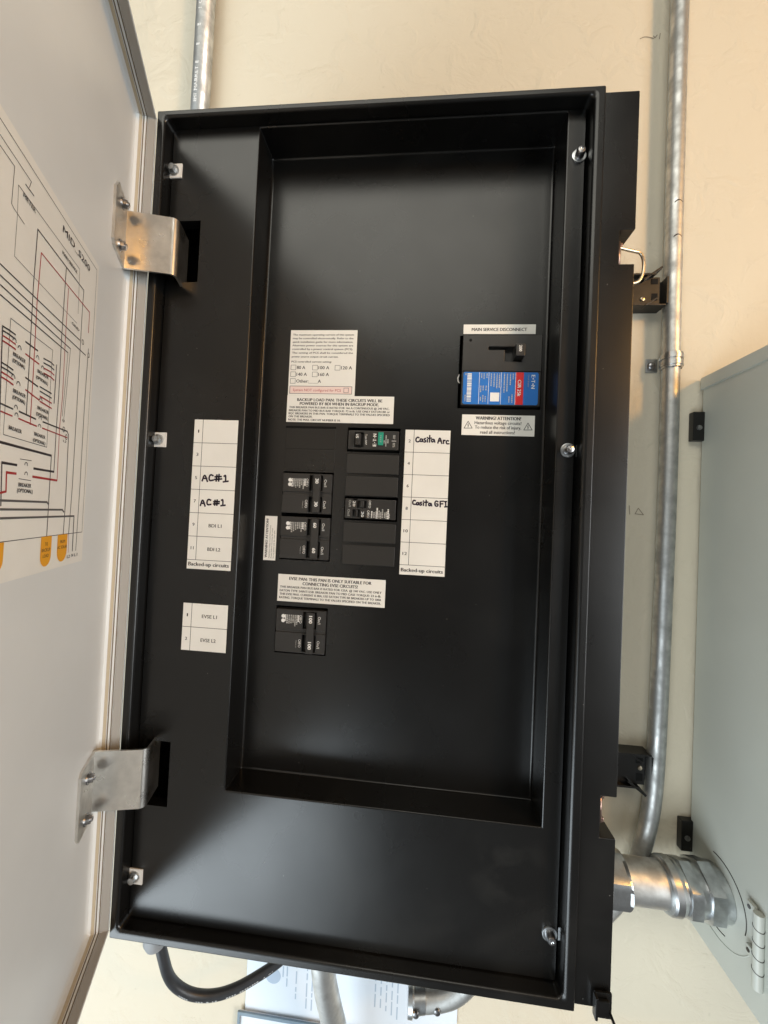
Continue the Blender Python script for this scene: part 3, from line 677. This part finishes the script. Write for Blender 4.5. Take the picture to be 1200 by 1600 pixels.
DIAG= [('k', 0.5, [(208.5, 652.3), (72.2, 653.6), (69.9, 424.3)]), ('k', 0.5, [(69.9, 424.3), (193.0, 423.6)]), ('k', 0.5, [(207.7, 644.1), (176.7, 644.3), (178.3, 639.4)]), ('k', 0.5, [(207.1, 638.7), (193.6, 639.0), (194.2, 616.9), (191.7, 615.9), (181.0, 614.8)]), ('k', 0.35, [(189.0, 632.0), (188.2, 613.3), (188.5, 590.3), (104.3, 591.2)]), ('k', 0.45, [(189.0, 632.0), (105.1, 634.1), (103.1, 599.5)]), ('k', 0.8, [(182.3, 638.0), (173.1, 638.4)]), ('k', 0.9, [(166.6, 622.0), (95.4, 622.7), (96.0, 609.4), (95.7, 582.2), (95.0, 535.2), (94.2, 462.4), (95.7, 423.6)]), ('r', 0.5, [(95.7, 423.6), (94.3, 409.0)]), ('k', 0.9, [(166.6, 622.0), (167.4, 584.7), (166.3, 530.7), (166.0, 503.0)]), ('r', 0.9, [(160.8, 610.5), (81.9, 611.3), (81.9, 593.7)]), ('r', 0.9, [(160.8, 610.5), (162.1, 578.2), (161.2, 532.5), (161.0, 498.0)]), ('k', 0.9, [(126.7, 621.5), (127.2, 568.4), (126.0, 526.2), (126.5, 503.8), (126.1, 471.0)]), ('r', 0.8, [(121.4, 609.5), (121.4, 570.9), (120.2, 527.9), (121.7, 504.9), (120.5, 464.9)]), ('k', 0.5, [(112.3, 567.4), (114.7, 529.5), (116.2, 509.5)]), ('k', 0.5, [(116.0, 562.9), (117.7, 528.6), (118.8, 513.7)]), ('k', 0.8, [(200.7, 578.1), (97.3, 580.7)]), ('k', 0.8, [(200.1, 572.2), (84.8, 573.4)]), ('k', 0.8, [(199.5, 567.2), (112.3, 567.4)]), ('k', 0.8, [(199.0, 561.9), (116.0, 562.9)]), ('k', 0.8, [(80.0, 580.8), (80.8, 539.4), (80.0, 463.3), (80.6, 409.3)]), ('k', 0.4, [(188.3, 553.9), (138.9, 555.5), (138.6, 486.9), (188.1, 486.1), (188.3, 553.9)]), ('k', 0.9, [(195.3, 546.1), (189.0, 546.6), (182.7, 546.7)]), ('k', 0.9, [(194.0, 525.9), (188.0, 525.9), (182.9, 525.5)]), ('k', 0.9, [(149.9, 545.3), (140.4, 546.3), (135.8, 545.8)]), ('k', 0.9, [(152.4, 525.3), (136.9, 525.3)]), ('k', 0.9, [(195.0, 543.7), (188.7, 544.2), (182.4, 544.1)]), ('k', 0.9, [(193.7, 523.4), (187.7, 523.4), (182.6, 523.0)]), ('k', 0.9, [(149.6, 542.4), (140.1, 543.3), (135.4, 542.7)]), ('k', 0.9, [(152.1, 522.4), (136.5, 522.2)]), ('r', 0.9, [(194.7, 540.9), (188.4, 541.3), (182.1, 541.2)]), ('r', 0.9, [(193.4, 520.6), (187.4, 520.5), (182.3, 520.0)]), ('r', 0.9, [(149.1, 539.0), (139.6, 539.8), (134.9, 539.2)]), ('r', 0.9, [(151.7, 519.1), (136.0, 518.7)]), ('r', 0.9, [(194.4, 538.1), (188.1, 538.4), (181.7, 538.3)]), ('r', 0.9, [(193.1, 517.8), (187.1, 517.6), (182.0, 517.0)]), ('r', 0.9, [(148.7, 535.7), (139.2, 536.3), (134.5, 535.6)]), ('r', 0.9, [(151.3, 515.7), (135.6, 515.1)]), ('k', 0.9, [(195.3, 546.1), (193.9, 517.2), (192.0, 484.9)]), ('k', 0.9, [(132.2, 547.5), (132.4, 519.7)]), ('k', 1.1, [(171.8, 547.2), (157.5, 547.4)]), ('r', 1.0, [(171.0, 539.9), (155.0, 539.5)]), ('k', 1.1, [(169.3, 525.6), (154.8, 524.6)]), ('r', 1.0, [(168.5, 518.2), (152.2, 516.3)]), ('k', 1.1, [(173.8, 503.1), (154.6, 502.9)]), ('r', 1.0, [(174.0, 498.7), (153.2, 498.5)]), ('k', 1.0, [(192.7, 503.0), (180.4, 502.9)]), ('r', 0.9, [(192.3, 498.7), (180.6, 498.6)]), ('k', 1, [(145.6, 503.2), (109.0, 504.1), (106.5, 501.7), (104.6, 451.6), (105.0, 424.2)]), ('r', 0.9, [(145.9, 498.8), (108.4, 499.3)]), ('k', 1.6, [(190.4, 481.3), (131.3, 482.0)]), ('k', 1.5, [(187.6, 469.9), (172.8, 470.2)]), ('k', 1.5, [(153.3, 470.3), (126.1, 470.9)]), ('r', 1.5, [(182.6, 464.7), (172.9, 464.9)]), ('r', 1.5, [(154.0, 464.8), (120.8, 465.0)]), ('k', 1, [(187.6, 469.9), (186.0, 445.0)]), ('r', 1.3, [(182.6, 464.7), (182.0, 453.4), (187.3, 452.4)]), ('k', 0.4, [(169.8, 474.4), (156.7, 475.0)]), ('k', 0.4, [(169.8, 462.1), (156.0, 462.0)]), ('g', 1.4, [(186.9, 448.0), (133.5, 448.5), (131.0, 447.0)]), ('k', 0.9, [(131.3, 482.0), (130.7, 424.0)]), ('g', 1.4, [(186.3, 442.8), (109.4, 443.3), (106.5, 441.6)]), ('g', 1.4, [(185.8, 437.6), (88.0, 438.3), (87.1, 409.6)]), ('k', 0.35, [(93.0, 623.2), (72.9, 653.2)])]
ARC= [(183.5, 542.5), (182.4, 521.1), (177.9, 504.0), (150.7, 538.0), (150.5, 516.4), (149.8, 504.0), (163.0, 471.2), (162.3, 465.2), (91.9, 581.5), (79.2, 575.7), (115.5, 504.3), (110.6, 499.4), (178.0, 540.2), (176.9, 518.7), (157.7, 542.2), (176.8, 499.6), (150.0, 498.7)]
TX= [('MID_S200', 135.5, 87.1, 645.2, 6), ('MAIN SERVICE', 134.2, 109.7, 628.8, 3), ('METER', 184.3, 170.6, 630.4, 3), ('BREAKER', 184.0, 171.1, 535.0, 2.8), ('(OPTIONAL)', 184.3, 171.3, 531.2, 2.8), ('BREAKER', 156.8, 142.6, 534.6, 2.8), ('(OPTIONAL)', 157.9, 142.9, 530.2, 2.8), ('BREAKER', 181.7, 168.6, 513.9, 2.8), ('(OPTIONAL)', 182.0, 168.8, 510.0, 2.8), ('BREAKER', 154.0, 139.5, 511.0, 2.8), ('(OPTIONAL)', 155.1, 139.8, 506.7, 2.8), ('BREAKER', 183.6, 170.3, 491.3, 2.8), ('BREAKER', 155.8, 141.7, 493.1, 2.8), ('(OPTIONAL)', 156.9, 141.2, 488.9, 2.8), ('BREAKER', 170.1, 155.6, 458.5, 3), ('(OPTIONAL)', 171.1, 153.5, 454.9, 3), ('GRID', 113.2, 99.9, 587.5, 2.5), ('L1', 118.5, 115.2, 510.8, 2), ('L2', 115.4, 110.0, 495.7, 2), ('L2', 96.6, 91.6, 405.7, 3), ('N', 88.6, 85.7, 406.0, 3), ('L1', 83.1, 77.7, 405.8, 3)]
TAG= [(138.4, 123.4, 424.0, 402.4), (114.1, 98.0, 424.1, 403.0), (191.3, 181.0, 423.3, 405.2)]

bm = BM()
pw = DWP
pt = lambda a, b, i=0: dp(a, b, pw+.34+.004*(i % 50))
face(bm, [dp(330, 399, pw+.2), dp(66.4, 399, pw+.2), dp(67.8, 659.5, pw+.2), dp(330, 659.5, pw+.2)], 0)
ci = {'k': 1, 'r': 2, 'g': 3}
for j, (c, w, pts) in enumerate(DIAG[:-1]):
    stroke(bm, pts, w, lambda a, b, i=0, j=j: dp(a, b, pw+.3+.006*(j % 40)+.0004*i), ci[c])
for u, v in ARC:
    stroke(bm, [(u+1.7*math.cos(t), v+1.9*math.sin(t)) for t in [k*math.pi/5 for k in range(11 if u < 130 else 6)]], .55, lambda a, b, i=0: dp(a, b, pw+.56+.001*i), 1)
for s_, u0, u1, v, h in TX:
    h = h*.8
    put_text(bm, s_, -u0, -u1, v, h, lambda a, b: dp(-a, b, pw+.6), 1, .02 if h > 4 else .05)
for k, (u0, u1, vt, vb) in enumerate(TAG):
    if k == 2: u0 = u1+15.4
    r = abs(u0-u1)/2; uc = (u0+u1)/2
    bm.faces.new([bm.verts.new(p) for p in [dp(u0, vt, pw+.58), dp(uc+r, vb+r, pw+.58)]+[dp(uc+r*math.cos(t), vb+r-r*math.sin(t), pw+.58) for t in [math.pi*i/10 for i in range(1, 10)]]+[dp(uc-r, vb+r, pw+.58), dp(u1, vt, pw+.58)]]).material_index = 4
    for i, s_ in enumerate((('TO', 'BACKUP', 'LOAD'), ('FROM', 'AC SOLAR'), ('TO', 'GRID'))[k]):
        hw = len(s_)*1.0
        put_text(bm, s_, -uc-hw, -uc+hw, vt-5.5-i*4.2, 2.3, lambda a, b: dp(-a, b, pw+.66), 5, .02)
wd = finish('wiring_diagram', bm, ['paper', 'ink_line', 'ink_brown', 'ink_lgrey', 'orange', 'ink_line'], door)
tag(wd, 'white wiring diagram sheet stuck inside the door')

# hinges: foot bolted to the door, plate passing over the rim, curl into the slot
def hinge(z0, z1, flip):
    th = 2.2
    f0 = dp(10.5, 0, DWP+1.2)                        # fold line on the door
    A = Vector((f0.x, f0.y)); B = Vector((31.2, -6.2))
    path = [A, A.lerp(B, .5), A.lerp(B, .96)]
    t = (B-A).normalized(); nn = Vector((t.y, -t.x))  # towards camera
    c = A.lerp(B, .96)-nn*5
    a0 = math.atan2(nn.y, nn.x)
    for k in range(1, 8): a = a0+k/7*math.radians(98); path.append(c+Vector((math.cos(a), math.sin(a)))*5)
    e = path[-1]; d = (path[-1]-path[-2]).normalized(); path.append(e+d*26)
    bm = BM(); prev = None
    for i, p in enumerate(path):
        d = (path[min(i+1, len(path)-1)]-path[max(i-1, 0)]).normalized(); nrm = Vector((d.y, -d.x))
        o, n_ = p+nrm*th/2, p-nrm*th/2
        zb_ = z0+ (1.5 if 0 < i < 3 else 0); zt_ = z1-(1.5 if 0 < i < 3 else 0)
        zb_, zt_ = z0, z1
        cur = [bm.verts.new((o.x, o.y, zb_)), bm.verts.new((o.x, o.y, zt_)), bm.verts.new((n_.x, n_.y, zt_)), bm.verts.new((n_.x, n_.y, zb_))]
        if prev:
            for k in range(4): f = bm.faces.new([prev[k], prev[(k+1) % 4], cur[(k+1) % 4], cur[k]])
        else: bm.faces.new(cur)
        prev = cur
    bm.faces.new(list(reversed(prev)))
    # foot: flat strip on the door, chamfered at both ends
    u0, u1 = 10.0, 44.0
    if not flip: prof = [(u0, z0), (u1-3, z0+5), (u1, z0+9), (u1+1, z1-1), (u1-6, z1+8), (u0+12, z1+6), (u0, z1)]
    else: prof = [(u0, z0), (u0+10, z0-6), (u1-4, z0-8), (u1, z0-2), (u1, z1-6), (u1-4, z1-2), (u0, z1)]
    lo = [bm.verts.new(dp(a, b, DWP+.1)) for a, b in prof]; hi = [bm.verts.new(dp(a, b, DWP+2.4)) for a, b in prof]
    bm.faces.new(hi); bm.faces.new(list(reversed(lo)))
    for k in range(len(prof)): bm.faces.new([lo[k], lo[(k+1) % len(prof)], hi[(k+1) % len(prof)], hi[k]])
    bmesh.ops.recalc_face_normals(bm, faces=bm.faces)
    hg = finish('hinge', bm, 'steel', panel, smooth=True, angle=35)
    for z in ((z0+14, z1-4) if not flip else (z0+3, z1-17)):
        bm = BM(); o = dp(26, z, DWP+2.4)
        lathe(bm, [(0, 5.6), (1.0, 5.6), (1.1, 4.6), (4.2, 4.6), (4.3, 2.4), (5.6, 2.3), (6, 1.4)], o, DN, 24, hexa={2, 3}); finish('bolt', bm, 'bolt', hg, smooth=True, angle=30)
hinge(693.8, 753.8, False); hinge(141.5, 201.0, True)

# =================================================================== CONDUITS
YC = YW-14.5
c = thing('conduit', 'slim galvanised conduit strapped to the wall beside the grey box', 'conduit', (wx(630), YW, 600))
bm = BM()
pts = [(628.5, YC, 1900), (629.0, YC, 900), (633.0, YC, 560), (630.5, YC, 300), (629, YC, 190), (628, YC, 150), (626, YC-1, 110), (622, YC-2, 75), (614, YC-3, 35), (602, YC-4, 0), (584, YC-6, -36), (560, YC-8, -62), (530, YC-10, -82), (480, YC-12, -98), (420, YC-12, -104)]
tube(bm, smooth_pts([(wx(a), b, wz(c_)) for a, b, c_ in pts], 2), 10.2, 28); finish('pipe', bm, 'galv', c, smooth=True)
for z in (893, 846):
    bm = BM(); bmesh.ops.create_uvsphere(bm, u_segments=12, v_segments=8, radius=1)
    for v in bm.verts: v.co = Vector((wx(629.2)+v.co.x*5.2, YC-9.4+v.co.y*.9, wz(z)+v.co.z*1.3-abs(v.co.x)**2*3))
    finish('dent', bm, 'bronze', c, smooth=True)
s = thing('conduit_strap', 'one-hole conduit strap screwed to the wall above the grey box', 'conduit strap', (wx(615), YW, wz(678)))
bm = BM()
R0 = 11.4
def band(z0, z1, r):
    prev = None
    for k in range(0, 25):
        a = math.radians(-20+k/24*235); ca, sa = math.cos(a), math.sin(a)
        cur = [bm.verts.new((wx(632)+rr*ca, YC-rr*sa, wz(z))) for rr, z in ((r, z0), (r, z1), (r-1.2, z1), (r-1.2, z0))]
        if prev:
            for q_ in range(4): bm.faces.new([prev[q_], prev[(q_+1) % 4], cur[(q_+1) % 4], cur[q_]])
        prev = cur
band(668, 688, 12.2); band(671, 676.5, 13.3); band(680, 685.5, 13.3)
box(bm, wx(607.0), wx(622.5), YW-1.8, YW-.2, wz(668.5), wz(687.5), .5)
bmesh.ops.recalc_face_normals(bm, faces=bm.faces); finish('band', bm, 'zinc', s, smooth=True, angle=35)
bm = BM(); lathe(bm, [(-1.6, 5.6), (-3.2, 5.2), (-4.6, 3.6), (-4.7, .3)], (wx(614), YW, wz(677.5)), (0, 1, 0), 20); finish('screw', bm, 'bolt', s, smooth=True, angle=40)

c = thing('conduit', 'galvanised conduit with white printing rising above the panel', 'conduit', (wx(-61), YW, 950))
PX, PY, PR = wx(-60.5), YW-17.0, 12.7
bm = BM(); tube(bm, [(PX, PY, 700), (PX, PY, 2200)], PR, 40); pp = finish('pipe', bm, 'galv', c, smooth=True)
bm = BM()
def curved(a, b):                 # a up the pipe, b round it
    ang = math.radians(-92)-b/PR
    return (PX+(PR+.18)*math.cos(ang), PY+(PR+.18)*math.sin(ang), wz(a))
for t_, z0_, z1_ in (('EMT', 1062, 1075), ('MARKET', 1079, 1116), ('1', 1121, 1124), ('1', 1149, 1152), ('1', 1179, 1182), ('1 CONDUIT', 1206, 1262)):
    bm = BM(); put_text(bm, t_, z0_, z1_, 0, 4.8, lambda a, b: curved(a, b), 0, .05)
    finish('lettering', bm, 'white_print', pp)

# =================================================================== GREY BOX
GX = 665.0; GZ0, GZ1 = -44.0, 652.0; GYF = 38.0
g = thing('metal_box', 'grey painted steel box mounted right beside the black panel', 'metal box', (GX+180, YW, GZ0))
bm = BM(); box(bm, GX, GX+390, GYF, YW-4.5, GZ0, GZ1-4, 1.6); finish('box_body', bm, 'grey', g, smooth=True, angle=40)
bm = BM(); box(bm, GX-2.6, GX+392, GYF-4, YW-3, GZ1-16, GZ1, 1.4); finish('rain_cap', bm, 'grey', g, smooth=True, angle=40)
for z in (587, 62):
    bm = BM(); box(bm, GX-13.5, GX+30, YW-9.5, YW-.3, z-19, z+19, 1.0); lg = finish('mounting_lug', bm, 'black', g, smooth=True, angle=40)
    bm = BM(); lathe(bm, [(-9, 3.5), (-11, 3)], (GX-6.5, YW, z-2), (0, 1, 0), 12); finish('screw', bm, 'bolt', lg)
# pressed knockout rings round the nipple entry
NY, NZ = 108.0, 34.0
for r, a0, a1 in ((39.5, -15, 100), (40.5, 248, 290), (50, -100, -20)):
    bm = BM(); tube(bm, [(GX-.1, NY-r*math.cos(math.radians(a)), NZ+r*math.sin(math.radians(a))) for a in range(a0, a1+1, 5)], .55, 6); finish('knockout_ring', bm, 'bronze' if r < 50 else 'grey', g)
# barrel hinge on the edge
hz = -12.0
bm = BM(); tube(bm, [(GX-4, 50, -8), (GX-4, 50, 66)], 4.4, 20); hb = finish('barrel_hinge', bm, 'grey', g, smooth=True, angle=40)
for z in (52, 38, 24, 10):
    bm = BM(); tube(bm, [(GX-4+4.5*math.cos(t), 50+4.5*math.sin(t), z+1.6*math.sin(t)) for t in [math.pi*2*k/20 for k in range(20)]], .35, 6, closed=True); finish('hinge_knuckle', bm, 'bronze', hb)
for z in (63, 19):
    bm = BM(); box(bm, GX-5, GX-.1, 55, 64, z-5, z+5, 1.5); ear = finish('hinge_ear', bm, 'grey', hb, smooth=True, angle=40)
    bm = BM(); lathe(bm, [(-1, 2.0), (0, 1.9)], (GX-4.6, 60, z), (1, 0, 0), 10); finish('rivet', bm, 'bronze', ear)

# =================================================================== NIPPLE between panel and box
nroot = thing('conduit_nipple', 'short fat galvanised conduit joining the black panel to the grey box', 'conduit fitting', (570, NY, NZ))
bm = BM(); lathe(bm, [(500, 22.6), (640, 22.6)], (0, NY, NZ), (1, 0, 0), 48); finish('pipe', bm, 'galv', nroot, smooth=True, angle=40)
bm = BM(); lathe(bm, [(466, 28), (535, 28), (538, 30), (556, 30), (559, 28), (560, 23.4)], (0, NY, NZ), (1, 0, 0), 48, hexa={2, 3}); finish('connector', bm, 'zinc', nroot, smooth=True, angle=14)
bm = BM(); lathe(bm, [(603, 23.4), (603.5, 26.2), (606, 27.6), (613, 28), (617, 26.6), (618, 25.4), (621, 25.4), (621.4, 30.2), (633, 30.4), (633.4, 26), (641, 26), (641.4, 32), (655, 32.6), (655.4, 27.5), (659, 27.5), (664.5, 27.5)], (0, NY, NZ), (1, 0, 0), 48, hexa={7, 8, 11, 12}); finish('connector', bm, 'zinc', nroot, smooth=True, angle=14)

# =================================================================== BELOW THE PANEL
cb = thing('cable', 'black printed cable looping out under the panel', 'cable', (60, 110, -100))
bm = BM()
cp = smooth_pts([(25, 42, -6), (26, 42, -38), (33, 44, -66), (36, 50, -92), (44, 56, -110), (60, 62, -124), (83, 70, -131), (107, 78, -128), (127, 86, -121), (147, 95, -114), (178, 110, -96), (200, 118, -60), (208, 120, -4)], 3)
tube(bm, cp, 5.6, 18); jk = finish('jacket', bm, 'cable', cb, smooth=True)
bm = BM()
sel = [p for p in cp if 44 < p.x < 150 and p.z < -95]
for i in range(0, len(sel)-1):
    if random.random() < .3: continue
    a, b = sel[i], sel[i+1]; d = (b-a); n_ = Vector((.25, -1, -.35)).normalized()*5.75
    s_ = Vector((d.z, 0, -d.x)).normalized()*-1
    up_ = Vector((0, .3, -1)).normalized()*1.4
    a1 = a+d*random.uniform(0, .2); b1 = a+d*random.uniform(.55, .85)
    face(bm, [a1+n_, b1+n_, b1+n_+Vector((0, -.5, 1.9)), a1+n_+Vector((0, -.5, 1.9))])
finish('lettering', bm, 'cable_print', jk)
bm = BM(); lathe(bm, [(2, 14), (-30, 14), (-42, 13), (-49, 10)], (24, 42, 0), (0, 0, 1), 24, hexa={0, 1}); finish('gland', bm, 'gland', cb, smooth=True, angle=35)

yp = YW-4
pch = thing('document_pouch', 'bluish instruction sheets in a clear sleeve hung on the wall under the panel', 'document pouch', (230, YW, -260))
bm = BM(); box(bm, wx(78), wx(385), YW-2, YW-.4, wz(-420), wz(-60), .4); finish('sheet', bm, 'sheet', pch)
bm = BM(); box(bm, wx(70), wx(300), YW-4.2, YW-3, wz(-430), wz(-282), .3); fs = finish('sheet', bm, 'sheet', pch)
for part_, blot in ((((132, -215, -130), (138, -240, -130), (152, -250, -140), (168, -262, -150), (176, -255, -190), (190, -270, -200)), True), (((268, -235, -160), (276, -240, -160), (284, -245, -160), (292, -250, -165), (300, -255, -165)), False)):
    bm = BM()
    for x, a, b in part_:
        z = b
        while z > a:
            l = random.uniform(6, 20); face(bm, [(wx(x), YW-2.2, wz(z)), (wx(x+1.7), YW-2.2, wz(z)), (wx(x+1.7), YW-2.2, wz(z-l)), (wx(x), YW-2.2, wz(z-l))]); z -= l+random.uniform(2, 5)
    if blot: lathe(bm, [(0, 11), (-.05, 11)], (wx(118), YW-2.15, wz(-228)), (0, 1, 0), 20)
    finish('lettering', bm, 'sheet_ink', pch)
bm = BM(); box(bm, wx(72), wx(300), YW-7, YW-4.6, wz(-286), wz(-281), .5); box(bm, wx(69), wx(73), YW-7, YW-4.6, wz(-430), wz(-281), .5); finish('sleeve_edge', bm, 'sleeve', pch)

c = thing('conduit', 'pale galvanised conduit dropping from under the panel over the instruction sheets', 'conduit', (205, 130, -150))
bm = BM(); tube(bm, smooth_pts([(208, 76, 5), (209, 77, -70), (213, 82, -108), (220, 88, -146), (230, 97, -190), (240, 105, -330)], 2), 14.0, 24); finish('pipe', bm, 'galv', c, smooth=True)
bm = BM(); lathe(bm, [(0, 20), (-10, 20), (-12, 17), (-40, 17)], (208, 76, 0), (0, 0, 1), 32, hexa={0, 1}); finish('connector', bm, 'zinc', c, smooth=True, angle=30)

c = thing('conduit_fitting', 'bright conduit elbow fitting with a screw, tucked under the panel', 'conduit fitting', (330, 120, -140))
bm = BM(); tube(bm, smooth_pts([(320, 80, -109), (345, 80, -105), (368, 80, -95), (388, 82, -74), (396, 84, -40), (397, 84, 2)], 2), 11.5, 24); finish('pipe', bm, 'galv', c, smooth=True, angle=50)
bm = BM(); lathe(bm, [(0, 15), (5, 16), (7, 13.5), (20, 13)], (313, 80, -110), (.97, .02, .2), 28); fl = finish('collar', bm, 'zinc', c, smooth=True, angle=30)
bm = BM(); lathe(bm, [(0, 3.6), (2, 3.4), (2.6, 1.4)], (322, 66, -108), (0, -1, 0), 14); finish('screw', bm, 'bolt', fl, smooth=True, angle=40)
bm = BM(); lathe(bm, [(0, 3.6), (2, 3.4), (2.6, 1.4)], (346, 69, -105), (0, -1, 0), 14); finish('screw', bm, 'bolt', c, smooth=True, angle=40)
